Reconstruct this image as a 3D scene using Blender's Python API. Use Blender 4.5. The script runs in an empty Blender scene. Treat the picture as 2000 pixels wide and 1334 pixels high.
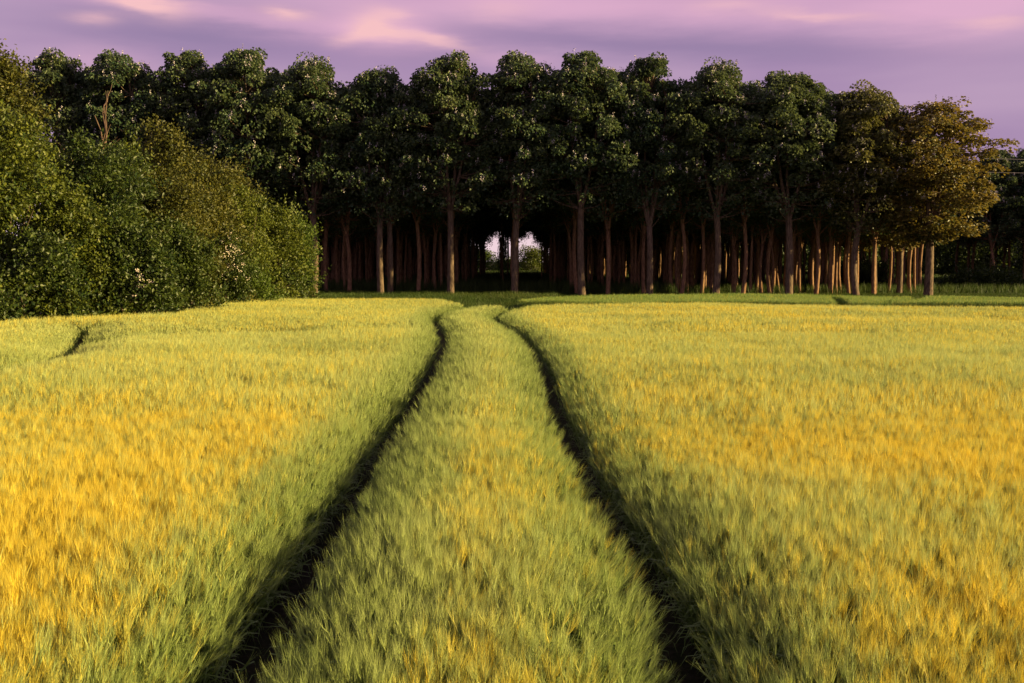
import bpy, math, random
import numpy as np
from math import radians as RAD, pi as PI, sin, cos, tan, atan2, sqrt
from mathutils import Vector, Matrix

random.seed(7)
rng = np.random.default_rng(11)
scene = bpy.context.scene
COL = scene.collection

# ---------------------------------------------------------------- camera
F_PX, CX, CY = 2222.0, 1000.0, 667.0            # focal length in pixels of the 2000 px wide photograph
CAM_Z = 2.48
PITCH = math.atan(155.0 / F_PX)
cam_data = bpy.data.cameras.new('camera')
cam_data.sensor_width = 36.0
cam_data.lens = F_PX / 2000.0 * 36.0
cam_data.clip_start = 0.05
cam_data.clip_end = 9000.0
cam = bpy.data.objects.new('camera', cam_data)
cam.location = (0, 0, CAM_Z)
cam.rotation_euler = (PI / 2 - PITCH, 0, 0)
COL.objects.link(cam)
scene.camera = cam

# ---------------------------------------------------------------- sky
SUN_EL, SUN_AZ = RAD(13.0), RAD(98.0)            # azimuth measured from +Y (the view) towards +X (the right)
SUN_STRENGTH = 5.0
SKY_LEVEL = 0.48
world = bpy.data.worlds.new('World')
scene.world = world
world.use_nodes = True
wt = world.node_tree
for n in list(wt.nodes):
    wt.nodes.remove(n)


class NT:
    """small helper to write node trees"""
    def __init__(self, tree):
        self.t = tree

    def n(self, kind, ins=None, **props):
        nd = self.t.nodes.new(kind)
        for k, v in props.items():
            setattr(nd, k, v)
        for k, v in (ins or {}).items():
            s = nd.inputs[k]
            if isinstance(v, bpy.types.NodeSocket):
                self.t.links.new(v, s)
            else:
                s.default_value = v
        return nd

    def math(self, op, a, b=0.0, c=None, clamp=False):
        ins = {0: a, 1: b}
        if c is not None:
            ins[2] = c
        nd = self.n('ShaderNodeMath', ins, operation=op)
        nd.use_clamp = clamp
        return nd.outputs[0]

    def mix(self, f, a, b, blend='MIX'):
        nd = self.n('ShaderNodeMix', {0: f, 6: a, 7: b}, data_type='RGBA', blend_type=blend)
        return nd.outputs[2]

    def ramp(self, f, a, b, smooth=True):
        nd = self.n('ShaderNodeMapRange', {0: f, 1: a, 2: b, 3: 0.0, 4: 1.0},
                    interpolation_type='SMOOTHSTEP' if smooth else 'LINEAR')
        return nd.outputs[0]


def c4(r, g, b):
    return (r, g, b, 1.0)


def srgb(r, g, b):
    f = lambda u: (u / 255 / 12.92) if u / 255 <= 0.04045 else ((u / 255 + 0.055) / 1.055) ** 2.4
    return (f(r), f(g), f(b), 1.0)


w = NT(wt)
tc = w.n('ShaderNodeTexCoord')
sep = w.n('ShaderNodeSeparateXYZ', {0: tc.outputs['Generated']})
X, Y, Z = sep.outputs
az = w.math('ARCTAN2', X, Y)
el = w.math('ARCSINE', Z)
flat = w.n('ShaderNodeCombineXYZ', {0: w.math('MULTIPLY', az, 1.0), 1: w.math('MULTIPLY', el, 5.5), 2: 0.0}).outputs[0]
n_soft = w.n('ShaderNodeTexNoise', {'Vector': flat, 'Scale': 3.2, 'Detail': 3.0, 'Roughness': 0.45}).outputs[0]
n_fine = w.n('ShaderNodeTexNoise', {'Vector': flat, 'Scale': 11.0, 'Detail': 6.0, 'Roughness': 0.55}).outputs[0]
azd = w.math('ADD', az, w.math('MULTIPLY', w.math('SUBTRACT', n_fine, 0.5), 0.05))
eld = w.math('ADD', el, w.math('MULTIPLY', w.math('SUBTRACT', n_fine, 0.5), 0.016))


def puff(px, py, sx, sy, slope=0.0, amp=1.0):
    """soft cloud at a direction of the sky (photo pixel, sizes in pixels)"""
    vx, vz = (px - CX) / F_PX, -(py - CY) / F_PX
    vy, vz = cos(PITCH) + vz * sin(PITCH), -sin(PITCH) + vz * cos(PITCH)
    a0, e0 = atan2(vx, vy), atan2(vz, sqrt(vx * vx + vy * vy))
    da = w.math('SUBTRACT', azd, a0)
    de = w.math('SUBTRACT', eld, w.math('ADD', e0, w.math('MULTIPLY', da, -slope)))
    qa = w.math('POWER', w.math('ABSOLUTE', w.math('DIVIDE', da, sx / F_PX)), 2.0)
    qe = w.math('POWER', w.math('ABSOLUTE', w.math('DIVIDE', de, sy / F_PX)), 2.0)
    return w.math('MULTIPLY', w.math('EXPONENT', w.math('MULTIPLY', w.math('ADD', qa, qe), -1.0)), amp)


def total(vals):
    s = vals[0]
    for v in vals[1:]:
        s = w.math('ADD', s, v)
    return s


sky = w.n('ShaderNodeTexSky', sky_type='NISHITA', sun_disc=False, sun_elevation=SUN_EL, sun_rotation=SUN_AZ)
nish = w.n('ShaderNodeMix', {0: 1.0, 6: sky.outputs[0], 7: (0.10, 0.10, 0.10, 1)}, data_type='RGBA', blend_type='MULTIPLY').outputs[2]
lilac = w.mix(w.ramp(n_soft, 0.35, 0.65), srgb(158, 128, 166), srgb(176, 145, 176))
violet = total([puff(400, 65, 260, 42), puff(1130, 75, 420, 24, 0.06, 0.6), puff(1500, 95, 420, 30, 0.05, 0.6),
                puff(830, 110, 90, 16, 0, 0.6)])
lilac = w.mix(w.math('MINIMUM', violet, 1.0), lilac, srgb(142, 118, 156))
rose = total([puff(1050, 10, 520, 34, 0.02, 0.8), puff(1700, 15, 420, 44, 0.03, 0.6), puff(690, 62, 200, 34, 0.1, 0.55), puff(750, 50, 90, 30, 0.05, 0.6),
              puff(380, 22, 210, 15, 0.08, 0.55), puff(1000, 118, 90, 20, 0, 0.45), puff(1900, 20, 170, 60, 0.0, 0.5),
              puff(190, 120, 90, 30, 0, 0.4)])
lilac = w.mix(w.math('MINIMUM', w.math('MULTIPLY', rose, w.math('ADD', 0.55, w.math('MULTIPLY', n_soft, 0.9))), 1.0), lilac, srgb(212, 164, 192))
peach = total([puff(745, 44, 42, 26, 0.0, 1.0), puff(702, 68, 48, 12, -0.28, 0.7), puff(822, 78, 80, 10, 0.17, 0.8),
               puff(285, 6, 60, 20, 0.12, 1.2), puff(180, 36, 38, 10, 0, 0.5), puff(555, 27, 45, 9, 0.05, 0.8),
               puff(1590, 30, 90, 9, 0.1, 0.6), puff(1420, 8, 60, 14, 0, 0.4), puff(1930, 48, 60, 9, 0.05, 0.5), puff(980, 15, 60, 20, 0, 0.3)])
lilac = w.mix(w.math('MINIMUM', peach, 1.0), lilac, srgb(236, 184, 186))
low = w.ramp(el, 0.085, 0.01)                                        # pale band above the horizon
lilac = w.mix(w.math('MULTIPLY', low, 0.9), lilac, srgb(236, 208, 214))
high = w.ramp(el, 0.30, 1.0)                                         # the deck of cloud is greyer overhead
lilac = w.mix(high, lilac, c4(0.17, 0.15, 0.22))
allsky = w.mix(0.93, nish, lilac)
bg = w.n('ShaderNodeBackground', {'Color': allsky, 'Strength': SKY_LEVEL})
wo = w.n('ShaderNodeOutputWorld', {'Surface': bg.outputs[0]})

# ---------------------------------------------------------------- sun
sd = bpy.data.lights.new('sun', 'SUN')
sd.energy = SUN_STRENGTH
sd.angle = RAD(0.6)
sd.color = (1.0, 0.74, 0.33)
sun = bpy.data.objects.new('sun', sd)
d = Vector((sin(SUN_AZ) * cos(SUN_EL), cos(SUN_AZ) * cos(SUN_EL), sin(SUN_EL)))
sun.rotation_euler = d.to_track_quat('Z', 'Y').to_euler()
sun.location = (60, -10, 30)
COL.objects.link(sun)

scene.view_settings.view_transform = 'Standard'
scene.view_settings.look = 'None'
scene.view_settings.exposure = 1.27
scene.view_settings.gamma = 1.0
scene.cycles.max_bounces = 6
scene.cycles.diffuse_bounces = 3
scene.cycles.glossy_bounces = 2
scene.cycles.transmission_bounces = 3


# ---------------------------------------------------------------- helpers
def px_to(px, py, z):
    """the point at height z seen at a pixel of the 2000 x 1334 photograph"""
    dx, dy, dz = (px - CX) / F_PX, 1.0, -(py - CY) / F_PX
    y = dy * cos(PITCH) + dz * sin(PITCH)
    zz = -dy * sin(PITCH) + dz * cos(PITCH)
    k = (z - CAM_Z) / zz
    return dx * k, y * k


def top_at(py, dist):
    return CAM_Z + (512.0 - py) / F_PX * dist


def hash2(ix, iy, seed):
    h = np.sin(ix * 127.1 + iy * 311.7 + seed * 74.7) * 43758.5453
    return h - np.floor(h)


def vnoise(x, y, scale, seed=0):
    x = np.asarray(x, float) / scale + 1000.0
    y = np.asarray(y, float) / scale + 1000.0
    ix, iy = np.floor(x), np.floor(y)
    fx, fy = x - ix, y - iy
    fx, fy = fx * fx * (3 - 2 * fx), fy * fy * (3 - 2 * fy)
    a, b = hash2(ix, iy, seed), hash2(ix + 1, iy, seed)
    c, e = hash2(ix, iy + 1, seed), hash2(ix + 1, iy + 1, seed)
    return (a * (1 - fx) + b * fx) * (1 - fy) + (c * (1 - fx) + e * fx) * fy


def fbm(x, y, scale, seed=0):
    return (vnoise(x, y, scale, seed) * 0.55 + vnoise(x, y, scale * 0.47, seed + 3) * 0.3 + vnoise(x, y, scale * 0.21, seed + 5) * 0.15)


def ground_z(x, y):
    x = np.asarray(x, float)
    y = np.asarray(y, float)
    near = np.clip(1.2 - np.abs(y - 35) / 60, 0, 1)
    return (vnoise(x, y, 9.0, 41) - 0.5) * 0.16 * near + (vnoise(x * 0.6, y, 5.0, 43) - 0.5) * 0.08 * near


class MB:
    """collects numpy geometry for one mesh"""
    def __init__(self):
        self.v, self.f, self.t, self.m, self.n = [], [], [], [], 0

    def add(self, verts, faces, tint=0.5, mat=0):
        verts = np.asarray(verts, float).reshape(-1, 3)
        faces = np.asarray(faces, int)
        self.v.append(verts)
        self.f.append(faces + self.n)
        self.t.append(np.broadcast_to(np.asarray(tint, float), (len(verts),)).copy())
        self.m.append(np.full(len(faces), mat, int))
        self.n += len(verts)

    def tube(self, pts, rad, sides=6, tint=0.5, mat=0, cap=False):
        pts = np.asarray(pts, float)
        n = len(pts)
        rad = np.broadcast_to(np.asarray(rad, float), (n,))
        tg = np.gradient(pts, axis=0)
        tg /= np.linalg.norm(tg, axis=1)[:, None] + 1e-9
        ref = np.array([1.0, 0, 0]) if abs(tg[0][0]) < 0.8 else np.array([0, 1.0, 0])
        u = ref - tg * (tg @ ref)[:, None]
        u /= np.linalg.norm(u, axis=1)[:, None] + 1e-9
        v = np.cross(tg, u)
        a = np.linspace(0, 2 * PI, sides, endpoint=False)
        vs = pts[:, None, :] + rad[:, None, None] * (np.cos(a)[None, :, None] * u[:, None, :] + np.sin(a)[None, :, None] * v[:, None, :])
        fs = []
        for i in range(n - 1):
            for k in range(sides):
                k2 = (k + 1) % sides
                fs.append((i * sides + k, i * sides + k2, (i + 1) * sides + k2, (i + 1) * sides + k))
        self.add(vs.reshape(-1, 3), fs, tint, mat)

    def mesh(self, name, mats, smooth=False):
        me = bpy.data.meshes.new(name)
        V = np.concatenate(self.v)
        me.vertices.add(len(V))
        me.vertices.foreach_set('co', V.astype(np.float32).ravel())
        loops = np.concatenate([f.ravel() for f in self.f])
        sizes = np.concatenate([np.full(len(f), f.shape[1], int) for f in self.f])
        starts = np.concatenate([[0], np.cumsum(sizes)[:-1]])
        me.loops.add(len(loops))
        me.loops.foreach_set('vertex_index', loops.astype(np.int32))
        me.polygons.add(len(sizes))
        me.polygons.foreach_set('loop_start', starts.astype(np.int32))
        me.polygons.foreach_set('material_index', np.concatenate(self.m).astype(np.int32))
        if smooth:
            me.polygons.foreach_set('use_smooth', np.ones(len(sizes), bool))
        at = me.attributes.new('tint', 'FLOAT', 'POINT')
        at.data.foreach_set('value', np.concatenate(self.t).astype(np.float32))
        for m in mats:
            me.materials.append(m)
        me.update(calc_edges=True)
        return me


def link(name, me, parent=None):
    o = bpy.data.objects.new(name, me)
    COL.objects.link(o)
    if parent is not None:
        o.parent = parent
    return o


def tag(o, label=None, cat=None, group=None, kind=None):
    if label:
        o['label'] = label
    if cat:
        o['category'] = cat
    if group:
        o['group'] = group
    if kind:
        o['kind'] = kind
    return o


def empty(name, loc, rz=0.0, scale=(1, 1, 1)):
    o = bpy.data.objects.new(name, None)
    o.empty_display_size = 0.3
    o.location = loc
    o.rotation_euler = (0, 0, rz)
    o.scale = scale
    COL.objects.link(o)
    return o


def unit(a):
    return a / (np.linalg.norm(a, axis=-1, keepdims=True) + 1e-9)


def leaves(mb, pos, dirs, length, width, fold=0.25, tint=0.5, mat=0):
    """folded kite leaves, one per position, pointing along dirs"""
    n = len(pos)
    dirs = unit(dirs)
    r = unit(rng.normal(size=(n, 3)))
    side = unit(np.cross(dirs, r))
    nor = np.cross(side, dirs)
    L = np.broadcast_to(length, (n,))[:, None]
    W = np.broadcast_to(width, (n,))[:, None]
    b = pos
    m = pos + dirs * L * 0.42 + nor * L * 0.05
    l_ = m + side * W * 0.5 + nor * W * fold
    r_ = m - side * W * 0.5 + nor * W * fold
    t = pos + dirs * L - nor * L * 0.08
    vs = np.stack([b, l_, t, r_], 1).reshape(-1, 3)
    i = np.arange(n)[:, None] * 4
    fs = np.concatenate([i + np.array([[0, 2, 1]]), i + np.array([[0, 3, 2]])])
    tt = np.repeat(np.broadcast_to(tint, (n,)), 4)
    mb.add(vs, fs, tt, mat)


# ---------------------------------------------------------------- materials
def mat_leaf(name, dark, light, rough=0.5, trans=0.3, spec=0.35):
    m = bpy.data.materials.new(name)
    m.use_nodes = True
    t = NT(m.node_tree)
    m.node_tree.nodes.clear()
    a = t.n('ShaderNodeAttribute', attribute_name='tint').outputs['Fac']
    oi = t.n('ShaderNodeObjectInfo').outputs['Random']
    f = t.math('ADD', a, t.math('MULTIPLY', t.math('SUBTRACT', oi, 0.5), 0.25), clamp=True)
    col = t.mix(f, dark, light)
    p = t.n('ShaderNodeBsdfPrincipled', {'Base Color': col, 'Roughness': rough, 'Specular IOR Level': spec})
    tr = t.n('ShaderNodeBsdfTranslucent', {'Color': t.mix(0.5, col, light)})
    mx = t.n('ShaderNodeMixShader', {0: trans, 1: p.outputs[0], 2: tr.outputs[0]})
    t.n('ShaderNodeOutputMaterial', {'Surface': mx.outputs[0]})
    return m


def mat_bark(name, a, b, scale=6.0):
    m = bpy.data.materials.new(name)
    m.use_nodes = True
    t = NT(m.node_tree)
    m.node_tree.nodes.clear()
    co = t.n('ShaderNodeTexCoord').outputs['Object']
    mp = t.n('ShaderNodeMapping', {0: co, 3: (scale, scale, scale * 0.18)}).outputs[0]
    nz = t.n('ShaderNodeTexNoise', {'Vector': mp, 'Scale': 1.6, 'Detail': 6.0, 'Roughness': 0.6}).outputs[0]
    col = t.mix(t.ramp(nz, 0.3, 0.7), a, b)
    bp = t.n('ShaderNodeBump', {'Strength': 0.5, 'Distance': 0.03, 'Height': nz}).outputs[0]
    p = t.n('ShaderNodeBsdfPrincipled', {'Base Color': col, 'Roughness': 0.85, 'Specular IOR Level': 0.2, 'Normal': bp})
    t.n('ShaderNodeOutputMaterial', {'Surface': p.outputs[0]})
    return m


def mat_plain(name, col, rough=0.7):
    m = bpy.data.materials.new(name)
    m.use_nodes = True
    t = NT(m.node_tree)
    m.node_tree.nodes.clear()
    a = t.n('ShaderNodeAttribute', attribute_name='tint').outputs['Fac']
    c = t.mix(t.math('MULTIPLY', a, 0.6), col, (col[0] * 0.55, col[1] * 0.5, col[2] * 0.55, 1))
    p = t.n('ShaderNodeBsdfPrincipled', {'Base Color': c, 'Roughness': rough, 'Specular IOR Level': 0.2})
    t.n('ShaderNodeOutputMaterial', {'Surface': p.outputs[0]})
    return m


def mat_crop(name, green, gold, green2, gold2, trans=0.25, rough=0.55, spec=0.3, spread=0.7):
    """crop tissue: each tuft carries how ripe it is, each stalk its own tint"""
    m = bpy.data.materials.new(name)
    m.use_nodes = True
    t = NT(m.node_tree)
    m.node_tree.nodes.clear()
    ripe = t.n('ShaderNodeAttribute', attribute_name='ripe', attribute_type='INSTANCER').outputs['Fac']
    hue = t.n('ShaderNodeAttribute', attribute_name='hue', attribute_type='INSTANCER').outputs['Fac']
    a = t.n('ShaderNodeAttribute', attribute_name='tint').outputs['Fac']
    f = t.math('ADD', ripe, t.math('MULTIPLY', t.math('SUBTRACT', a, 0.5), spread))
    f = t.ramp(f, 0.12, 0.88)
    g = t.mix(hue, green, green2)
    y = t.mix(a, gold, gold2)
    col = t.mix(f, g, y)
    p = t.n('ShaderNodeBsdfPrincipled', {'Base Color': col, 'Roughness': rough, 'Specular IOR Level': spec})
    tr = t.n('ShaderNodeBsdfTranslucent', {'Color': col})
    mx = t.n('ShaderNodeMixShader', {0: trans, 1: p.outputs[0], 2: tr.outputs[0]})
    t.n('ShaderNodeOutputMaterial', {'Surface': mx.outputs[0]})
    return m


M_EAR = mat_crop('barley_ear', c4(0.15, 0.26, 0.05), c4(0.90, 0.65, 0.03), c4(0.53, 0.59, 0.19), c4(0.76, 0.64, 0.08), 0.35, spread=1.0)
M_BLADE = mat_crop('barley_leaf', c4(0.12, 0.20, 0.042), c4(0.36, 0.32, 0.045), c4(0.22, 0.29, 0.065), c4(0.30, 0.31, 0.045), 0.4, spread=0.4)
M_GRASS = mat_crop('grass_blade', c4(0.04, 0.075, 0.012), c4(0.22, 0.20, 0.05), c4(0.07, 0.12, 0.02), c4(0.18, 0.18, 0.05), 0.35)
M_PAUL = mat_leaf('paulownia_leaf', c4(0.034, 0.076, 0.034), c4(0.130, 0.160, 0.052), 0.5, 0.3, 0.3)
M_PAUL_SUNLIT = mat_leaf('paulownia_leaf_sunlit', c4(0.055, 0.078, 0.018), c4(0.270, 0.190, 0.030), 0.42, 0.35, 0.4)  # warmer, lighter leaf copy: low sunlight put into the colour
M_PAUL_HALF_SUN = mat_leaf('paulownia_leaf_half_sun', c4(0.036, 0.066, 0.022), c4(0.160, 0.150, 0.034), 0.42, 0.32, 0.45)  # in-between copy with a weaker share of that painted sunlight
M_BLOSSOM = mat_plain('paulownia_blossom', c4(0.58, 0.54, 0.53))
M_BARK = mat_bark('paulownia_bark', c4(0.055, 0.038, 0.024), c4(0.19, 0.135, 0.085), 9.0)
M_BARK_IN = mat_bark('inner_bark_lit', c4(0.12, 0.066, 0.036), c4(0.34, 0.20, 0.105), 9.0)  # bark lightened and reddened to stand in for sunlight among inner trunks
M_TWIG = mat_bark('shrub_bark', c4(0.06, 0.045, 0.03), c4(0.13, 0.10, 0.07))
M_DEAD = mat_bark('dead_wood', c4(0.08, 0.052, 0.035), c4(0.16, 0.105, 0.07))
M_CREAM = mat_plain('cream_flower', c4(0.75, 0.66, 0.52))
LEAFS = {
    'bright': mat_leaf('hedge_leaf_bright', c4(0.036, 0.068, 0.010), c4(0.150, 0.175, 0.018), 0.5, 0.35),
    'dark': mat_leaf('hedge_leaf_dark', c4(0.016, 0.040, 0.008), c4(0.080, 0.110, 0.016), 0.45, 0.3),
    'olive': mat_leaf('hedge_leaf_olive', c4(0.042, 0.058, 0.010), c4(0.145, 0.140, 0.018), 0.5, 0.35),
    'fresh': mat_leaf('hedge_leaf_fresh', c4(0.038, 0.080, 0.012), c4(0.125, 0.180, 0.022), 0.5, 0.4),
}


# ---------------------------------------------------------------- ground
def ground_material():
    m = bpy.data.materials.new('soil')
    m.use_nodes = True
    t = NT(m.node_tree)
    m.node_tree.nodes.clear()
    co = t.n('ShaderNodeTexCoord').outputs['Object']
    n1 = t.n('ShaderNodeTexNoise', {'Vector': co, 'Scale': 0.8, 'Detail': 8.0, 'Roughness': 0.65}).outputs[0]
    n2 = t.n('ShaderNodeTexNoise', {'Vector': co, 'Scale': 14.0, 'Detail': 6.0, 'Roughness': 0.7}).outputs[0]
    col = t.mix(t.ramp(n1, 0.35, 0.65), c4(0.035, 0.028, 0.018), c4(0.030, 0.036, 0.014))
    col = t.mix(t.ramp(n2, 0.4, 0.75), col, c4(0.075, 0.058, 0.036))
    bp = t.n('ShaderNodeBump', {'Strength': 0.8, 'Distance': 0.05, 'Height': n2}).outputs[0]
    p = t.n('ShaderNodeBsdfPrincipled', {'Base Color': col, 'Roughness': 0.95, 'Specular IOR Level': 0.1, 'Normal': bp})
    t.n('ShaderNodeOutputMaterial', {'Surface': p.outputs[0]})
    return m


gx = np.concatenate([[-4000, -1500, -500, -200, -110], np.arange(-70, 71, 1.0), [110, 200, 500, 1500, 4000]])
gy = np.concatenate([[-4000, -1000, -200, -60, -25], np.arange(-10, 121, 1.0), [160, 220, 300, 600, 1500, 4000]])
GX, GY = np.meshgrid(gx, gy)
GZ = ground_z(GX, GY)
mb = MB()
nx, ny = len(gx), len(gy)
idx = np.arange(nx * ny).reshape(ny, nx)
fs = np.stack([idx[:-1, :-1], idx[:-1, 1:], idx[1:, 1:], idx[1:, :-1]], -1).reshape(-1, 4)
mb.add(np.stack([GX, GY, GZ], -1), fs)
tag(link('ground', mb.mesh('ground', [ground_material()], True)), 'dark soil and leaf litter under the crop and the trees', 'ground', kind='structure')


# ---------------------------------------------------------------- scatter (one stuff object, geometry nodes over its points)
def euler_from(leanx, leany, ang, yaw):
    """tilt by ang towards (leanx, leany) after turning by yaw -> XYZ euler"""
    l = np.sqrt(leanx ** 2 + leany ** 2) + 1e-9
    ax, ay = -leany / l, leanx / l
    c, s = np.cos(ang), np.sin(ang)
    T = np.zeros((len(ax), 3, 3))
    T[:, 0, 0] = c + ax * ax * (1 - c)
    T[:, 0, 1] = ax * ay * (1 - c)
    T[:, 0, 2] = ay * s
    T[:, 1, 0] = ax * ay * (1 - c)
    T[:, 1, 1] = c + ay * ay * (1 - c)
    T[:, 1, 2] = -ax * s
    T[:, 2, 0] = -ay * s
    T[:, 2, 1] = ax * s
    T[:, 2, 2] = c
    cy, sy = np.cos(yaw), np.sin(yaw)
    Rz = np.zeros_like(T)
    Rz[:, 0, 0], Rz[:, 0, 1], Rz[:, 1, 0], Rz[:, 1, 1], Rz[:, 2, 2] = cy, -sy, sy, cy, 1
    R = T @ Rz
    return np.stack([np.arctan2(R[:, 2, 1], R[:, 2, 2]), -np.arcsin(np.clip(R[:, 2, 0], -1, 1)), np.arctan2(R[:, 1, 0], R[:, 0, 0])], -1)


def scatter(name, pos, rot, scl, proto, protos, extra):
    me = bpy.data.meshes.new(name)
    n = len(pos)
    me.vertices.add(n)
    me.vertices.foreach_set('co', pos.astype(np.float32).ravel())
    for nm, arr in dict(rot=rot, scl=scl).items():
        at = me.attributes.new(nm, 'FLOAT_VECTOR', 'POINT')
        at.data.foreach_set('vector', arr.astype(np.float32).ravel())
    at = me.attributes.new('proto', 'INT', 'POINT')
    at.data.foreach_set('value', proto.astype(np.int32))
    for nm, arr in extra.items():
        at = me.attributes.new(nm, 'FLOAT', 'POINT')
        at.data.foreach_set('value', arr.astype(np.float32))
    o = link(name, me)
    ng = bpy.data.node_groups.new(name + '_scatter', 'GeometryNodeTree')
    ng.interface.new_socket('Geometry', in_out='INPUT', socket_type='NodeSocketGeometry')
    ng.interface.new_socket('Geometry', in_out='OUTPUT', socket_type='NodeSocketGeometry')
    g = NT(ng)
    gi = g.n('NodeGroupInput')
    go = g.n('NodeGroupOutput')
    pr = g.n('GeometryNodeInputNamedAttribute', {'Name': 'proto'}, data_type='INT').outputs['Attribute']
    ro = g.n('GeometryNodeInputNamedAttribute', {'Name': 'rot'}, data_type='FLOAT_VECTOR').outputs['Attribute']
    sc = g.n('GeometryNodeInputNamedAttribute', {'Name': 'scl'}, data_type='FLOAT_VECTOR').outputs['Attribute']
    er = g.n('FunctionNodeEulerToRotation', {0: ro}).outputs[0]
    jn = g.n('GeometryNodeJoinGeometry')
    for k, po in enumerate(protos):
        oi = g.n('GeometryNodeObjectInfo', {'Object': po}, transform_space='ORIGINAL')
        eq = g.n('FunctionNodeCompare', data_type='INT', operation='EQUAL')
        ng.links.new(pr, eq.inputs[2])
        eq.inputs[3].default_value = k
        ip = g.n('GeometryNodeInstanceOnPoints', {'Points': gi.outputs[0], 'Selection': eq.outputs[0], 'Instance': oi.outputs['Geometry'],
                                                  'Rotation': er, 'Scale': sc})
        ng.links.new(ip.outputs[0], jn.inputs[0])
    ng.links.new(jn.outputs[0], go.inputs[0])
    md = o.modifiers.new('scatter', 'NODES')
    md.node_group = ng
    return o


def proto_obj(name, me):
    return bpy.data.objects.new(name, me)


# ---------------------------------------------------------------- barley
def ribbon(mb, pts, wid, side, tint, mat):
    """flat strip along pts"""
    pts = np.asarray(pts)
    n = len(pts)
    wid = np.asarray(wid)[:, None]
    a, b = pts + side * wid * 0.5, pts - side * wid * 0.5
    vs = np.stack([a, b], 1).reshape(-1, 3)
    fs = [(2 * i, 2 * i + 1, 2 * i + 3, 2 * i + 2) for i in range(n - 1)]
    mb.add(vs, fs, tint, mat)


def rdir():
    a = random.uniform(0, 2 * PI)
    return np.array([cos(a), sin(a), 0.0])


def barley_tuft(seed, lod):
    random.seed(seed)
    mb = MB()
    n_st = 9
    R = 0.115
    for k in range(n_st):
        r, a = R * sqrt(random.random()), random.uniform(0, 2 * PI)
        base = np.array([r * cos(a), r * sin(a), 0.0])
        tint = random.random()
        h = random.uniform(0.46, 0.60)
        bend = rdir() * random.uniform(0.005, 0.05) + np.array([0.03, 0, 0])
        P = lambda t: base + np.array([0, 0, h * t]) + bend * t * t
        if lod == 0:
            ribbon(mb, [P(t) for t in (0, .35, .7, 1.0)], [0.005, .0045, .004, .003], rdir(), tint, 1)
        else:
            ribbon(mb, [P(t) for t in (0.2, 1.0)], [0.007, .005], rdir(), tint, 1)
        # leaves
        for q in range(3 if lod == 0 else 2 if lod == 1 else 1):
            t0 = (0.30, 0.55, 0.78)[q] + random.uniform(-.06, .06) if lod < 2 else 0.65
            dd = rdir()
            L = random.uniform(0.14, 0.24)
            p0 = P(t0)
            pts = [p0, p0 + dd * L * .35 + np.array([0, 0, L * .55]), p0 + dd * L * .75 + np.array([0, 0, L * .62]), p0 + dd * L * 1.0 + np.array([0, 0, L * .35])]
            sd_ = np.array([-dd[1], dd[0], 0])
            if lod == 2:
                pts = [pts[0], pts[1], pts[3]]
                ribbon(mb, pts, [0.014, .016, .004], sd_, tint, 1)
            else:
                ribbon(mb, pts, [0.009, .013, .010, .001], sd_, tint, 1)
        # ear: nodding spindle with a brush of awns
        top = P(1.0)
        ax = unit(np.array([bend[0] * 3 + random.uniform(-.14, .14), bend[1] * 3 + random.uniform(-.14, .14), 1.0]))
        s1 = unit(np.cross(ax, rdir() + np.array([0, 0, 0.1])))
        s2 = np.cross(ax, s1)
        L = random.uniform(0.07, 0.10)
        nod = unit(np.array([ax[0], ax[1], 0]) + 1e-6) * random.uniform(0.0, 0.035)
        E = lambda t: top + ax * L * t + nod * t * t
        if lod == 0:
            mb.tube([E(0), E(.2), E(.5), E(.8), E(1.0)], [.002, .0055, .0062, .0045, .0012], 5, tint, 0)
            na, aw, al = 16, 0.0024, (0.09, 0.14)
        elif lod == 1:
            mb.tube([E(0), E(.3), E(.75), E(1.0)], [.002, .0068, .0058, .001], 4, tint, 0)
            na, aw, al = 8, 0.004, (0.10, 0.16)
        else:
            mb.tube([E(0), E(.45), E(1.0)], [.003, .009, .002], 3, tint, 0)
            na, aw, al = 3, 0.008, (0.10, 0.15)
        for i in range(na):
            t0 = random.uniform(0.05, 0.95)
            an = 2 * PI * i / na + random.uniform(-.3, .3)
            out = s1 * cos(an) + s2 * sin(an)
            p0 = E(t0) + out * .003
            dv = unit(ax + out * random.uniform(.10, .30) + nod * 4)
            p1 = p0 + dv * random.uniform(*al)
            sd_ = unit(np.cross(dv, rdir() + np.array([0, 0, .2]))) * aw * 0.5
            mb.add([p0 + sd_, p0 - sd_, p1], [(0, 1, 2)], tint, 0)
    return proto_obj('barley_tuft', mb.mesh('barley_tuft', [M_EAR, M_BLADE]))


NV = 8
tufts = [barley_tuft(100 + 20 * l + i, l) for l in range(3) for i in range(NV)]

ZT = 0.75
TRACK_L = [(335, 1560), (420, 1420), (500, 1300), (603, 1120), (680, 990), (732, 905), (790, 800), (850, 715), (880, 660), (878, 628), (862, 609), (876, 598), (915, 590), (985, 583)]
TRACK_R = [(1410, 1560), (1350, 1420), (1290, 1300), (1242, 1130), (1206, 1056), (1166, 968), (1118, 880), (1084, 816), (1060, 755), (1038, 690), (1022, 655), (1000, 632), (972, 617), (957, 607), (964, 598), (992, 591), (1040, 585)]
TRACK_S = [(-160, 712), (0, 692), (70, 681), (118, 668), (150, 638), (162, 622)]     # narrow wheel line by the hedge
TRACK_H = [(230, 640), (280, 638), (400, 634), (560, 631)]
TRACK_A = [(1655, 597), (1642, 583), (1630, 573)]
TRACK_B = [(1752, 597), (1725, 585), (1775, 578), (1800, 572)]
TRACK_E = [(1935, 606), (1975, 611), (2060, 616)]


def world_line(pts, off=0.0):
    return np.array([(px_to(x, y, ZT)[0] + off, px_to(x, y, ZT)[1]) for x, y in pts])


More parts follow.
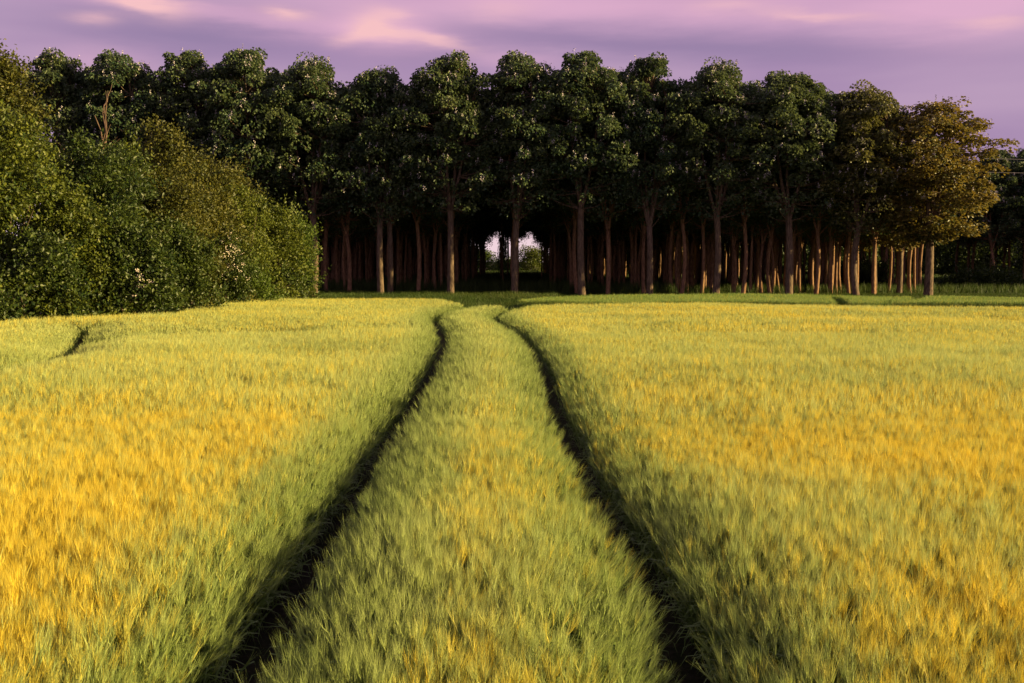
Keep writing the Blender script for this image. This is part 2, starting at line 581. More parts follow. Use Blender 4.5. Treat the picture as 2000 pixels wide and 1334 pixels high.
def smooth_line(P, n=12):
    out = []
    for i in range(len(P) - 1):
        p0, p1, p2, p3 = P[max(i - 1, 0)], P[i], P[i + 1], P[min(i + 2, len(P) - 1)]
        for k in range(n):
            t = k / n
            out.append(0.5 * ((2 * p1) + (-p0 + p2) * t + (2 * p0 - 5 * p1 + 4 * p2 - p3) * t * t + (-p0 + 3 * p1 - 3 * p2 + p3) * t ** 3))
    out.append(P[-1])
    return np.array(out)


def dist_line(x, y, L):
    """distance to a polyline and the unit vector towards it"""
    best = np.full(len(x), 1e9)
    vx, vy = np.zeros(len(x)), np.zeros(len(x))
    for a, b in zip(L[:-1], L[1:]):
        dx, dy = b - a
        q = np.clip(((x - a[0]) * dx + (y - a[1]) * dy) / (dx * dx + dy * dy + 1e-12), 0, 1)
        ex, ey = a[0] + q * dx - x, a[1] + q * dy - y
        dd = np.sqrt(ex * ex + ey * ey)
        k = dd < best
        best[k] = dd[k]
        vx[k], vy[k] = ex[k] / (dd[k] + 1e-9), ey[k] / (dd[k] + 1e-9)
    return best, vx, vy


LL = smooth_line(world_line(TRACK_L, -0.27))
LR = smooth_line(world_line(TRACK_R, 0.20))
LL = np.concatenate([[LL[0] + (LL[0] - LL[12]) * 3], LL])
LR = np.concatenate([[LR[0] + (LR[0] - LR[12]) * 3], LR])
LS = smooth_line(world_line(TRACK_S))
LH = smooth_line(world_line(TRACK_H))
LA, LB2, LE = (smooth_line(world_line(t)) for t in (TRACK_A, TRACK_B, TRACK_E))


def inside(x, y, poly):
    r = np.zeros(len(x), bool)
    n = len(poly)
    for i in range(n):
        (x1, y1), (x2, y2) = poly[i], poly[(i + 1) % n]
        c = ((y1 > y) != (y2 > y)) & (x < (x2 - x1) * (y - y1) / (y2 - y1 + 1e-12) + x1)
        r ^= c
    return r


FIELD = [(-10, -1.0), (10, -1.0)] + [px_to(*p, ZT) for p in
         [(3400, 600), (2000, 595), (1700, 590.5), (1400, 587.5), (1100, 587), (1030, 588), (985, 591), (972, 588.5), (900, 589.5),
          (895, 586), (850, 579.5), (760, 577.5), (610, 577.5), (440, 581), (400, 588), (345, 605), (200, 609), (0, 615), (-700, 640)]] + [(-16, 20)]
STRIP = [px_to(*p, ZT) for p in [(1012, 581.5), (1060, 573), (1150, 570), (1500, 569), (1700, 572), (2000, 575), (2900, 579), (2900, 592), (2000, 588), (1700, 584.5), (1400, 582.5), (1100, 582)]]


def grid_points(x0, x1, y0, y1, step):
    xs, ys = np.meshgrid(np.arange(x0, x1, step), np.arange(y0, y1, step))
    x = xs.ravel() + rng.uniform(-.5, .5, xs.size) * step
    y = ys.ravel() + rng.uniform(-.5, .5, xs.size) * step
    return x, y


def blob(x, y, cx, cy, sx, sy):
    return np.exp(-((x - cx) / sx) ** 2 - ((y - cy) / sy) ** 2)


def ripeness(x, y):
    n = fbm(x, y, 3.0, 17)
    n2 = vnoise(x, y * 0.6, 0.9, 23)
    r = 0.17 + 0.0 * x
    r += 0.62 * blob(x, y, -4.2, 8.0, 3.3, 4.6)                  # ripest patch left of the wheel lines
    r += 0.35 * blob(x, y, -5.5, 14.5, 5.5, 3.2)
    r += 0.46 * blob(x, y, 5.0, 11.0, 3.6, 3.2)                  # and right of them
    r += 0.28 * blob(x, y, 5.5, 16.5, 5.0, 2.2)
    r += 0.34 * blob(x, y, 2.6, 5.0, 1.5, 2.0)
    r += 0.30 * blob(x, y, 0.2, 4.6, 0.9, 0.7) + 0.28 * blob(x, y, 0.75, 8.2, 0.5, 2.0)
    r += 0.55 * blob(x, y, -3.2, 4.8, 1.3, 2.4)
    far = np.clip((y - 20) / 18, 0, 1)
    r += -0.04 * far + 0.08 * far * (x > 0)
    r += (n - 0.5) * 0.55 + (n2 - 0.5) * 0.22
    return r


# the main field, thinned with distance: fine tufts near, simpler ones far
xs, ys, lods = [], [], []
for (y0, y1, step, lod) in ((-1.0, 14.0, 0.105, 0), (14.0, 30.0, 0.14, 1), (30.0, 68.0, 0.185, 2)):
    W = y1 * 0.5 + 4.5
    x, y = grid_points(-W, W, y0, y1, step)
    k = np.abs(x) < 0.48 * np.maximum(y, 0) + 4.0
    x, y = x[k], y[k]
    xs.append(x)
    ys.append(y)
    lods.append(np.full(len(x), lod))
x, y, lod = np.concatenate(xs), np.concatenate(ys), np.concatenate(lods)
d1, ux1, uy1 = dist_line(x, y, LL)
d2, ux2, uy2 = dist_line(x, y, LR)
d3, ux3, uy3 = dist_line(x, y, LS)
d4, _, _ = dist_line(x, y, LH)
d5, _, _ = dist_line(x, y, LE)
in_main = inside(x, y, FIELD)
in_strip = inside(x, y, STRIP) & (y > 48)
d6, _, _ = dist_line(x, y, LA)
d7, _, _ = dist_line(x, y, LB2)
jit = rng.uniform(-.03, .03, len(x))
keep = (in_main & (d1 > 0.37 + jit) & (d2 > 0.355 + jit) & (d3 > np.where(y < 25.5, .36, .20) + jit) & (d5 > 0.2 + jit)) | (in_strip & (d6 > 0.35 + jit) & (d7 > 0.4 + jit))
keep &= (np.hypot(x, y) > 0.9)
x, y, lod, in_strip = x[keep], y[keep], lod[keep], in_strip[keep]
d1, ux1, uy1, d2, ux2, uy2, d3, ux3, uy3, d4 = (a[keep] for a in (d1, ux1, uy1, d2, ux2, uy2, d3, ux3, uy3, d4))
dm = np.minimum(d1, d2)
ux = np.where(d1 < d2, ux1, ux2)
uy = np.where(d1 < d2, uy1, uy2)
edge = np.exp(-(np.maximum(dm - 0.3, 0) / 0.32) ** 2)
wx = 0.10 + 0.10 * (fbm(x, y, 2.2, 31) - 0.45)
wy = 0.13 * (fbm(x, y, 1.7, 37) - 0.5)
bank = np.exp(-(np.maximum(dm - 0.35, 0) / 0.22) ** 2)
lx = wx + ux * (0.20 * edge + .15 * bank) + rng.normal(0, .035, len(x))
ly = wy + uy * (0.20 * edge + .15 * bank) + rng.normal(0, .035, len(x))
ang = np.clip(np.hypot(lx, ly), 0, 0.62)
rot = euler_from(lx, ly, ang, rng.uniform(-PI, PI, len(x)))
hs = 0.94 + 0.16 * (fbm(x, y, 4.0, 51) - 0.5) * 2 + rng.normal(0, .022, len(x))
hs -= 0.30 * np.exp(-(d4 / 0.8) ** 2) + 0.34 * np.exp(-(d3 / 0.9) ** 2)
hs *= 1 - .12 * bank
hs = np.where(in_strip, hs * 0.98, hs)
scl = np.stack([np.ones_like(hs), np.ones_like(hs), hs], -1)
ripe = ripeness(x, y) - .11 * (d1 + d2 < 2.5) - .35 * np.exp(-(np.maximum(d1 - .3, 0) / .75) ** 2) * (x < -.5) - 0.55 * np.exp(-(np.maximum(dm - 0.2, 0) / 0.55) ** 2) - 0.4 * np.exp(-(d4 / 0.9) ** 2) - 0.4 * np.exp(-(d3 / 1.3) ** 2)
ripe = np.where(in_strip, -0.22 + 0.3 * rng.random(len(x)), ripe + rng.normal(0, .13, len(x)))
hue = np.clip(fbm(x, y, 2.5, 61) + rng.normal(0, .2, len(x)), 0, 1)
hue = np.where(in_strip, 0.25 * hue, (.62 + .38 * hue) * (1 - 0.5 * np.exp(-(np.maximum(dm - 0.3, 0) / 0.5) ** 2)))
proto = lod * NV + rng.integers(0, NV, len(x))
crop = scatter('barley_crop', np.stack([x, y, ground_z(x, y) - 0.01], -1), rot, scl, proto, tufts, dict(ripe=np.clip(ripe, -.35, 1), hue=hue))
tag(crop, 'bearded barley, green and golden in patches, parted by two wheel lines', 'barley', kind='stuff')
print('barley tufts', len(x))


# ---------------------------------------------------------------- grass verge in front of the trees
def grass_tuft(seed):
    random.seed(seed)
    mb = MB()
    for k in range(22):
        r, a = 0.2 * sqrt(random.random()), random.uniform(0, 2 * PI)
        p0 = np.array([r * cos(a), r * sin(a), 0.0])
        dd = rdir()
        h = random.uniform(.25, .62)
        b = random.uniform(.05, .3)
        pts = [p0, p0 + dd * b * .25 + np.array([0, 0, h * .55]), p0 + dd * b + np.array([0, 0, h])]
        ribbon(mb, pts, [.016, .018, .003], np.array([-dd[1], dd[0], 0]), random.random(), 0)
    return proto_obj('grass_tuft', mb.mesh('grass_tuft', [M_GRASS]))


gt = [grass_tuft(300 + i) for i in range(6)]
xa, ya = grid_points(-22, 40, 46, 84, 0.30)
xb, yb = grid_points(-16, 12, 84, 215, 0.65)
xc, yc = grid_points(12, 62, 84, 168, 0.85)
x, y = np.concatenate([xa, xb, xc]), np.concatenate([ya, yb, yc])
k = ~inside(x, y, FIELD) & ~(inside(x, y, STRIP)) & ((y > 53.5) | (x < 2)) & (np.abs(x) < 0.5 * y) & ~((y < 53) & (x > -0.8) & (x < 6) & (vnoise(x, y, 1.0, 3) > 0.8))
k &= (x > -16) & ((y > 66) | (x < 3.5))
x, y = x[k], y[k]
tall = np.clip((y - 56) / 16, 0, 1)
hs = 0.55 + 0.55 * tall + 0.9 * (fbm(x, y, 3.0, 71) - 0.42) + rng.normal(0, .06, len(x)) + 0.7 * (y > 84)
hs = np.where((x > 3) & (y < 84), .45, np.where(y > 84, np.where(x > 12, .75, 1.0) * hs, hs * .62))
lx, ly = rng.normal(.05, .12, len(x)), rng.normal(0, .12, len(x))
rot = euler_from(lx, ly, np.hypot(lx, ly), rng.uniform(-PI, PI, len(x)))
verge = scatter('grass_verge', np.stack([x, y, ground_z(x, y) - .01], -1), rot, np.stack([np.ones_like(hs) * 1.2] * 2 + [np.clip(hs, .3, 2.2)], -1),
                rng.integers(0, 6, len(x)), gt, dict(ripe=np.clip(0.05 + 0.5 * (fbm(x, y, 4.0, 75) - 0.45), 0, 1), hue=np.clip(fbm(x, y, 3.0, 77), 0, 1)))
tag(verge, 'long dark green grass growing between the crop and the tree trunks', 'grass', kind='stuff')


# ---------------------------------------------------------------- plantation trees
PROFILE = np.array([(0.0, .40), (.08, .62), (.2, .84), (.38, .98), (.55, 1.0), (.70, .95), (.82, .80), (.92, .55), (1.0, .20)])


def plantation_meshes(seed, H=16.0, bottom=5.9, R=2.65, n_cl=290, per=100, thick=1.0, leaf=None, full=False):
    random.seed(seed)
    global rng
    rng = np.random.default_rng(seed)
    tr, cr, bl = MB(), MB(), MB()
    fork = random.uniform(4.9, 6.3)
    bow = np.array([random.uniform(-.22, .22), random.uniform(-.22, .22)])
    zs = np.array([-.15, 0.0, .25, .8, 2.0, 3.5, 5.0, fork])
    pts = np.stack([bow[0] * np.sin(zs / fork * PI), bow[1] * np.sin(zs / fork * PI), zs], -1)
    tr.tube(pts, np.array([.40, .36, .31, .285, .265, .25, .24, .245]) * thick, 12)
    # ascending limbs from the fork
    limbs = []
    nl = random.choice((3, 4, 4))
    a0 = random.uniform(0, 2 * PI)
    base = pts[-1] - np.array([0, 0, .15])
    for i in range(nl + 1):
        a = a0 + 2 * PI * i / nl + random.uniform(-.3, .3)
        out = (random.uniform(1.0, 1.7) if i < nl else .15)
        top = np.array([out * cos(a), out * sin(a), H * random.uniform(.78, .9)])
        t = np.linspace(0, 1, 7)
        p = base[None] * (1 - t[:, None]) + top[None] * t[:, None]
        p[:, :2] += np.outer(np.sin(t * PI) * .25, [cos(a), sin(a)])
        tr.tube(p, np.linspace(.165, .03, 7) * thick, 7)
        limbs.append(p)
    LP = np.concatenate(limbs)
    # clumps of big drooping leaves near the crown's outside
    for c in range(n_cl):
        t = random.random() ** (1.0 if full else .72)
        z = bottom + (H - bottom) * t
        Rt = np.interp(t, PROFILE[:, 0], PROFILE[:, 1]) * R
        a = random.uniform(0, 2 * PI)
        lob = 1.0 + .14 * sin(3 * a + seed) + .10 * sin(5 * a + 2.1 * seed + z)
        r = Rt * lob * sqrt(random.uniform(.10, 1.0))
        if random.random() < .12:
            r *= 1.17
        cpos = np.array([r * cos(a), r * sin(a), z + random.uniform(-.2, .2) + (abs(random.gauss(0, .24)) if t > .8 else 0)])
        # twig to the clump
        below = LP[LP[:, 2] < z + .2]
        q = below[np.argmin(np.linalg.norm((below - cpos) * [1, 1, 1.4], axis=1))] if len(below) else base
        mid = (q + cpos) / 2 + np.array([0, 0, -.12])
        tr.tube([q, mid, cpos], [.045, .03, .012], 4)
        n = int(per * (1.0 if full else 0.18 + 1.0 * min(1, t * 2.2) ** 1.5) * random.uniform(.7, 1.3))
        rad = random.uniform(.34, .80)
        off = unit(rng.normal(size=(n, 3)) * [1, 1, .9] + [0, 0, .35]) * (rad * (.55 + .45 * rng.random((n, 1)) ** .5)) * [1, 1, .8]
        pos = cpos + off
        hor = unit(off * [1, 1, .25] + 1e-6)
        dirs = hor * .75 + unit(np.array([cpos[0], cpos[1], 0.01])) * .25 + np.array([0, 0, -.85]) + rng.normal(0, .3, (n, 3))
        sz = rng.uniform(.12, .26, n) * (0.85 if t > .9 else 1)
        leaves(cr, pos, dirs, sz, sz * .82, .16, np.clip(.42 + rng.normal(0, .10) + rng.normal(0, .2, n) + .15 * (t - .5), 0, 1))
        # upright panicles of pale flowers
        if t > .18 and random.random() < .6:
            for j in range(random.choice((1, 1, 2, 3))):
                e = unit(rng.normal(size=3) * [1, 1, .5] + np.array([cpos[0], cpos[1], 0]) * .35)
                b0 = cpos + e * rad * random.uniform(.8, 1.08)
                m = 9
                hh = np.linspace(0, random.uniform(.22, .4), m)
                pp = b0 + np.stack([rng.normal(0, .035, m), rng.normal(0, .035, m), hh], -1)
                leaves(bl, pp, rng.normal(0, 1, (m, 3)) + [0, 0, .1], .085, .075, .3, rng.random(m))
    return (tr.mesh('trunk', [M_BARK if thick > .7 else M_BARK_IN], True), cr.mesh('crown', [leaf or M_PAUL]), bl.mesh('blossom', [M_BLOSSOM]))


rnd = random.Random(5)
TREE = [plantation_meshes(900 + i, H=16.0, R=3.1 + .1 * (i % 3), thick=.86 if i < 6 or i > 9 else .62, leaf={10: M_PAUL_SUNLIT, 11: M_PAUL_HALF_SUN}.get(i), full=i == 10, bottom={10: 5.1, 11: 5.2}.get(i, 5.8)) for i in range(12)]
TOPZ = []
for _t in TREE:                                                  # the height each crown really reaches
    zz = np.empty(len(_t[1].vertices) * 3, np.float32)
    _t[1].vertices.foreach_get('co', zz)
    TOPZ.append(float(np.percentile(zz.reshape(-1, 3)[:, 2], 99.6)))
PARTS = ('trunk', 'crown', 'blossom')
proto_trees = {}


def plantation_tree(v, loc, rz, scale, label, group):
    """one tree: an empty with its trunk, crown and blossom; later trees are copies of the first of their kind"""
    scale = (scale[0], scale[1], scale[2] * 16.0 / TOPZ[v])
    t = tag(empty('plantation_tree', loc, rz, scale), label, 'tree', group)
    t.rotation_euler = (rnd.gauss(0, .012), rnd.gauss(0, .012), rz)
    if v not in proto_trees:
        proto_trees[v] = [link(nm, me, t) for nm, me in zip(PARTS, TREE[v])]
    else:
        for src in proto_trees[v]:
            c = src.copy()
            c.parent = t
            COL.objects.link(c)
    return t


ROW_Y, PITCH_Y, N_ROW = 79.0, 5.6, 17
FRONT = [  # trunk pixel, top pixel, width factor, label
    (120, 112, 1.0, 'plantation tree crown behind the hedge, first beside the tall hedge tree at the left'),
    (245, 116, 1.0, 'plantation tree whose crown rises straight behind the bare dead tree'),
    (370, 112, 1.0, 'plantation tree crown behind the olive shrubs, third crown from the left edge of the wood'),
    (495, 108, 1.05, 'plantation tree with the highest pointed crown above the falling end of the hedge'),
    (612, 122, 1.0, 'forked plantation tree whose trunk stands right against the last shrub of the hedge'),
    (744, 146, 0.95, 'plantation tree with twin stems and a lower crown, second trunk from the hedge'),
    (880, 118, 1.0, 'plantation tree with a grey trunk left of the bright gap in the wood'),
    (1005, 118, 1.0, 'plantation tree standing in the bright gap where the wheel lines lead'),
    (1137, 115, 1.05, 'thick trunked plantation tree just right of the bright gap in the wood'),
    (1268, 122, 0.95, 'plantation tree with a straight pale trunk, second to the right of the bright gap'),
    (1397, 132, 1.0, 'plantation tree third to the right of the gap, under a broad rounded crown'),
    (1540, 150, 1.1, 'plantation tree with an orange lit trunk edge, third from the right end'),
    (1672, 175, 1.0, 'plantation tree second from the sunlit right end of the front row'),
    (1812, 207, 1.27, 'sunlit low plantation tree with leaves coloured as sunlit at the right end of the wood'),
]
COLS = []
for i, (px, top, wf, lab) in enumerate(FRONT):
    y0 = ROW_Y + rnd.uniform(-.3, .3)
    x0 = (px - CX) / F_PX * y0
    h = top_at(top, y0) / 16.0 * 1.0
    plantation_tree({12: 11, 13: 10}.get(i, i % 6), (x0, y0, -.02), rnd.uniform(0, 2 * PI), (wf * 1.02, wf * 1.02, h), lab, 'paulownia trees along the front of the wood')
    COLS.append((x0, h, wf))
    if i == 5:
        plantation_tree(2, (x0 + .55, y0 + .9, -.02), 1.1, (.85, .85, h * .95), 'slimmer plantation tree crowding the second trunk from the hedge', 'paulownia trees along the front of the wood')
deep = []
for i in range(len(COLS) - 1):                                   # second rank, standing in the gaps of the first
    (xa_, ha, _), (xb_, hb, _) = COLS[i], COLS[i + 1]
    if i != 6 and i != 7:
        plantation_tree(6 + i % 4, ((xa_ + xb_) / 2 + rnd.uniform(-.4, .4), ROW_Y + 3.0 + rnd.uniform(-.5, .5), -.02), rnd.uniform(0, 2 * PI), (.9, .9, (ha + hb) / 2 * rnd.uniform(.91, .97)),
                        'thin plantation tree close behind the front trees, filling a gap between two of them', 'paulownia trees just behind the front row')
for r in range(1, N_ROW):
    for i, (x0, h, wf) in enumerate(COLS):
        yy = ROW_Y + r * PITCH_Y + rnd.uniform(-.5, .5)
        xx = x0 + rnd.uniform(-.28, .28)
        hh = h * rnd.uniform(.92, .985)
        if i < 4 and r in (3, 4, 5, 6):
            continue                                             # wholly hidden behind the hedge and the crowns before them
        if r > 12 and not 5 < i < 9:
            deep.append((xx, yy, 0))                             # the last rows are only a dim mass
            continue
        if i > 8 and r < 9 and r % 2:
            plantation_tree(6 + rnd.randrange(4), (xx - 2.4 + rnd.uniform(-.6, .6), yy + 2.5, -.02), rnd.uniform(0, 2 * PI), (.85, .85, hh * .95),
                            'dark plantation tree deep in the wood, behind the thin trees filling the front gaps', 'paulownia trees in the rows inside the wood')
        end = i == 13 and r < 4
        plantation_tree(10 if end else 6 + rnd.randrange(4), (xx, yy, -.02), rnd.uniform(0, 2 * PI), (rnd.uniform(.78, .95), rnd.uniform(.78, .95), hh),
                        'tree in painted sunlit green standing directly behind the sunlit end tree of the wood' if end else 'dark plantation tree deep in the wood, behind the thin trees filling the front gaps',
                        'sunlit trees behind the end tree of the wood' if end else 'paulownia trees in the rows inside the wood')
for r in range(5):
    for i in range(6):
        yy = 106 + r * 5.0 + rnd.uniform(-.8, .8)
        xx = 45.0 + i * 3.6 + r * 1.2 + rnd.uniform(-.5, .5)
        plantation_tree(6 + rnd.randrange(4), (xx, yy, -.02), rnd.uniform(0, 2 * PI), (.9, .9, .80 * rnd.uniform(.95, 1.04)),
                        'unseen tree added right of the farther stand to shade it', 'trees of the farther stand at the right')


inner = list(deep)
for k in range(52):
    yy = rnd.uniform(83, 126)
    inner.append((rnd.uniform(.245, .358) * yy + rnd.uniform(-.5, .5), yy, 0))
for r in range(2, 19):
    for i in range(len(COLS) - 1):
        yy = ROW_Y + (r + .5) * PITCH_Y * .93 + rnd.uniform(-1.6, 1.6)
        xx = (COLS[i][0] + COLS[i + 1][0]) / 2 + rnd.uniform(-1.2, 1.2)
        if (922 if yy < 120 else 900) < CX + xx / yy * F_PX < (1066 if yy < 120 else 1085):
            continue                                             # the aisle stays open
        inner.append((xx, yy, 0))
        if i > 7:
            inner.append((xx + rnd.choice((-1, 1)) * rnd.uniform(1.0, 2.0), yy + rnd.uniform(-2, 2), 0))
for k in range(85):                                              # slim stems crowding the nearer ranks
    yy = rnd.uniform(84, 122)
    inner.append(((rnd.uniform(.035, .255) if k < 60 else rnd.uniform(-.17, -.045)) * yy, yy, 0))
n_gap = len(inner)
for px, yy in ((977, 118.0), (983, 104.0), (990, 133.0), (1058, 112.0)):
    inner.append(((px - CX) / F_PX * yy, yy, 0))                     # bare stemmed trees beside the aisle
inner = np.array(inner)


def one_mesh(v, name):
    tr_, cr_, _ = TREE[v]
    m2 = bpy.data.meshes.new(name)
    nv = len(tr_.vertices), len(cr_.vertices)
    co = [np.empty(k * 3, np.float32) for k in nv]
    tr_.vertices.foreach_get('co', co[0])
    cr_.vertices.foreach_get('co', co[1])
    out_ = MB()
    for k, (me, c_) in enumerate(((tr_, co[0]), (cr_, co[1]))):
        lt = np.array([p.loop_total for p in me.polygons])
        vi = np.empty(len(me.loops), np.int32)
        me.loops.foreach_get('vertex_index', vi)
        tn = np.empty(nv[k], np.float32)
        me.attributes['tint'].data.foreach_get('value', tn)
        out_.add(c_.reshape(-1, 3), vi.reshape(-1, lt[0]), tn, k)
    bpy.data.meshes.remove(m2)
    return proto_obj(name, out_.mesh(name, [M_BARK_IN, M_PAUL]))


ip = [one_mesh(6, 'inner_tree'), one_mesh(7, 'inner_tree'), one_mesh(8, 'inner_tree')]
n_in = len(inner)
r3 = np.random.default_rng(77)
tag(scatter('inner_wood', inner, np.stack([r3.normal(0, .02, n_in), r3.normal(0, .02, n_in), r3.uniform(0, 6.28, n_in)], -1),
            np.stack([np.where(np.arange(n_in) < n_gap, r3.uniform(.6, .8, n_in), .5)] * 2 + [np.where(np.arange(n_in) < n_gap, r3.uniform(.72, .84, n_in), 1.0)], -1), r3.integers(0, 3, n_in), ip, {}),
    'thin brown trunks crowding the dim inside of the wood between the rows', 'wood', kind='stuff')
for (xx, yy) in ((60.0, 95.5), (64.5, 92.5), (68.5, 96.0), (73.0, 90.5), (75.0, 95.0), (63.0, 99.0), (79.5, 92.0)):  # unseen trees added to shade the farther stand and its bushes
    plantation_tree(6 + rnd.randrange(4), (xx, yy, -.02), rnd.uniform(0, 2 * PI), (.95, .95, .80),
                    'unseen tree added right of the farther stand to shade it', 'trees of the farther stand at the right')


# ---------------------------------------------------------------- shrubs of the hedge
def shrub_meshes(seed, lobes, leaf, n_leaf, mat, stems=5, feather=0.0, flower=None):
    """lobes: (x, y, z, rx, ry, rz) ellipsoids; leaves gather in small sprays over and inside their skins"""
    random.seed(seed)
    global rng
    rng = np.random.default_rng(seed)
    st, fo = MB(), MB()
    L = np.array(lobes, float)
    area = L[:, 3] * L[:, 5]
    n_sp = int(n_leaf * .62) // 14
    leaf = leaf * 1.42
    which = rng.choice(len(L), n_sp, p=area / area.sum())
    dv = unit(rng.normal(size=(n_sp, 3)) + [0, 0, .45])
    bump = 1.0 + .16 * np.sin(dv[:, 0] * 7 + seed) * np.sin(dv[:, 2] * 8 + 2 * seed) + .10 * np.sin(dv[:, 1] * 15 + seed)
    rr = (rng.random(n_sp) ** .22) * bump + feather * rng.random(n_sp) ** 3
    cen = L[which, :3] + dv * L[which, 3:] * rr[:, None]
    ok = cen[:, 2] > .08
    cen, dv = cen[ok], dv[ok]
    m = 14
    out = unit(dv + rng.normal(0, .45, dv.shape) + [0, 0, .25])
    tt = rng.random((len(cen), m, 1))
    shoot = (rng.random(len(cen)) < .10) & (rr[ok] > .85)               # some sprays are long shoots that break the outline
    run = np.where(shoot, 9.5, 4.5)[:, None, None]
    out = np.where(shoot[:, None], unit(out + [0, 0, .5]), out)
    thin = np.where(shoot, .45, .8)[:, None, None]
    pos = (cen[:, None, :] + out[:, None, :] * (tt - np.where(shoot, .15, .4)[:, None, None]) * leaf * run + rng.normal(0, leaf, (len(cen), m, 3)) * thin).reshape(-1, 3)
    dirs = (out[:, None, :] * .5 + rng.normal(0, .7, (len(cen), m, 3)) + [0, 0, -.1]).reshape(-1, 3)
    base = np.repeat(np.clip(.5 + rng.normal(0, .28, len(cen)), 0, 1), m)
    sz = leaf * rng.uniform(.75, 1.35, len(pos))
    pos[:, 2] = np.maximum(pos[:, 2], .03)
    leaves(fo, pos, dirs, sz, sz * .6, .15, np.clip(base + rng.normal(0, .1, len(pos)), 0, 1))
    # stems and limbs
    for i in range(stems):
        q = L[i % len(L)]
        e = q[:3] + np.array([random.uniform(-.5, .5) * q[3], random.uniform(-.5, .5) * q[4], random.uniform(.1, .75) * q[5]])
        b = np.array([random.uniform(-.25, .25), random.uniform(-.25, .25), -.1])
        md = (b + e) / 2 + np.array([random.uniform(-.2, .2), random.uniform(-.2, .2), .2])
        st.tube([b, (b + md) / 2, md, e], [.11, .09, .06, .015], 6)
        for j in range(5):
            f = e + np.array([random.uniform(-.8, .8) * q[3], random.uniform(-.8, .8) * q[4], random.uniform(-.4, .8) * q[5]])
            st.tube([md, (md + f) / 2 + np.array([0, 0, .1]), f], [.045, .03, .01], 4)
    res = [('stem', st.mesh('stem', [M_TWIG], True)), ('foliage', fo.mesh('foliage', [mat]))]
    if flower:
        fl = MB()
        fx, fy, fz, sx, sy, sz_, nf, umbel = flower
        for i in range(nf):
            c = np.array([fx, fy, fz]) + rng.normal(0, 1, 3) * [sx, sy, sz_]
            k = 14 if umbel else 7
            pp = c + rng.normal(0, .07 if umbel else .05, (k, 3)) * [1, 1, .35 if umbel else 1]
            leaves(fl, pp, rng.normal(0, 1, (k, 3)) + [0, -.3, .4], .055, .05, .2, rng.random(k) * .5)
        res.append(('blossom', fl.mesh('blossom', [M_CREAM])))
    return res


def shrub(name, px, dist, meshes, label, cat='shrub', rz=0.0, scale=(1, 1, 1), group='shrubs of the hedge at the left'):
    xx = (px - CX) / F_PX * dist
    t = tag(empty(name, (xx, dist, 0), rz, scale), label, cat, group)
    for nm, me in meshes:
        link(nm, me, t)
    return t


def dome(seed, R, H, n=9, flat=.9, low=.0):
    """many leafy lobes that make up a bush of radius R and height H"""
    r_ = random.Random(seed)
    out = [(0, 0, H * .38, R * .55, R * .55 * flat, H * .38)]
    n = int(n * 1.7)
    for i in range(n):
        a = i * 2.39996 + r_.uniform(-.5, .5)
        zf = ((i + .5) / n) ** .85
        rad = R * (.95 - .55 * zf ** 2.4) * r_.uniform(.7, 1.12)
        q = r_.uniform(.26, .48) * R
        out.append((rad * cos(a), rad * sin(a) * flat, low + H * (.08 + .80 * zf) * r_.uniform(.94, 1.06), q, q, q * r_.uniform(.45, .8)))
    for k in range(3):
        out.append((r_.uniform(-.35, .35) * R, r_.uniform(-.2, .2) * R, H * r_.uniform(.84, .93), R * .2, R * .2, H * r_.uniform(.07, .11)))
    return out


shrub('hedge_tree', 4, 46.0, shrub_meshes(21, [(0, 0, 5.2, .8, .8, 1.8), (-.5, 0, 7.2, 1.2, 1.1, 1.2), (.4, 0, 8.2, 1.0, .9, .9), (-.5, .2, 9.5, .8, .7, .7), (.8, -.2, 7.0, .8, .7, .6),
      (.35, -.3, 9.3, .75, .6, .6), (0, 0, 10.2, .6, .6, .5), (.95, 0, 8.3, .55, .5, .4), (.6, 0, 10.0, .4, .4, .35), (-.7, 0, 10.3, .4, .4, .35)],
      .095, 52000, LEAFS['olive'], 5, .15), 'tall feathery hedge tree rising above everything at the left edge', 'tree')
shrub('hedge_shrub', 8, 40.5, shrub_meshes(22, dome(1, 2.2, 7.9, 12), .10, 42000, LEAFS['bright'], 5, .12), 'big bright green shrub at the left edge in front of the tall feathery tree')
shrub('hedge_shrub', 205, 44.0, shrub_meshes(23, dome(2, 2.25, 7.3, 12), .09, 42000, LEAFS['dark'], 5, .12), 'dark green rounded shrub below the bare dead tree')
shrub('hedge_shrub', 322, 49.0, shrub_meshes(24, dome(3, 2.0, 8.2, 12), .09, 34000, LEAFS['olive'], 5, .2), 'olive shrub with a leafy peak right of the bare dead tree')
shrub('hedge_shrub', 400, 53.5, shrub_meshes(25, dome(4, 2.0, 7.5, 11), .10, 30000, LEAFS['olive'], 5, .15), 'ochre tinged shrub behind the one with pink white blossom')
shrub('hedge_shrub', 472, 58.0, shrub_meshes(26, dome(5, 1.9, 6.4, 11), .10, 28000, LEAFS['bright'], 5, .15), 'yellow green shrub on the falling shoulder of the hedge')
shrub('hedge_shrub', 538, 61.0, shrub_meshes(27, dome(6, 1.7, 5.4, 10), .10, 24000, LEAFS['bright'], 5, .15), 'lower green shrub, second from the right end of the hedge')
shrub('hedge_shrub', 575, 64.5, shrub_meshes(28, dome(7, 1.2, 4.9, 9), .10, 18000, LEAFS['fresh'], 4, .15), 'small green shrub ending the hedge against the first forked trunk')
shrub('flowering_shrub', 442, 52.5, shrub_meshes(29, dome(8, 1.05, 3.6, 9), .085, 15000, LEAFS['dark'], 4, .1, (.45, -.75, 2.5, .28, .25, .55, 46, False)), 'shrub with pinkish white blossom on its right side')
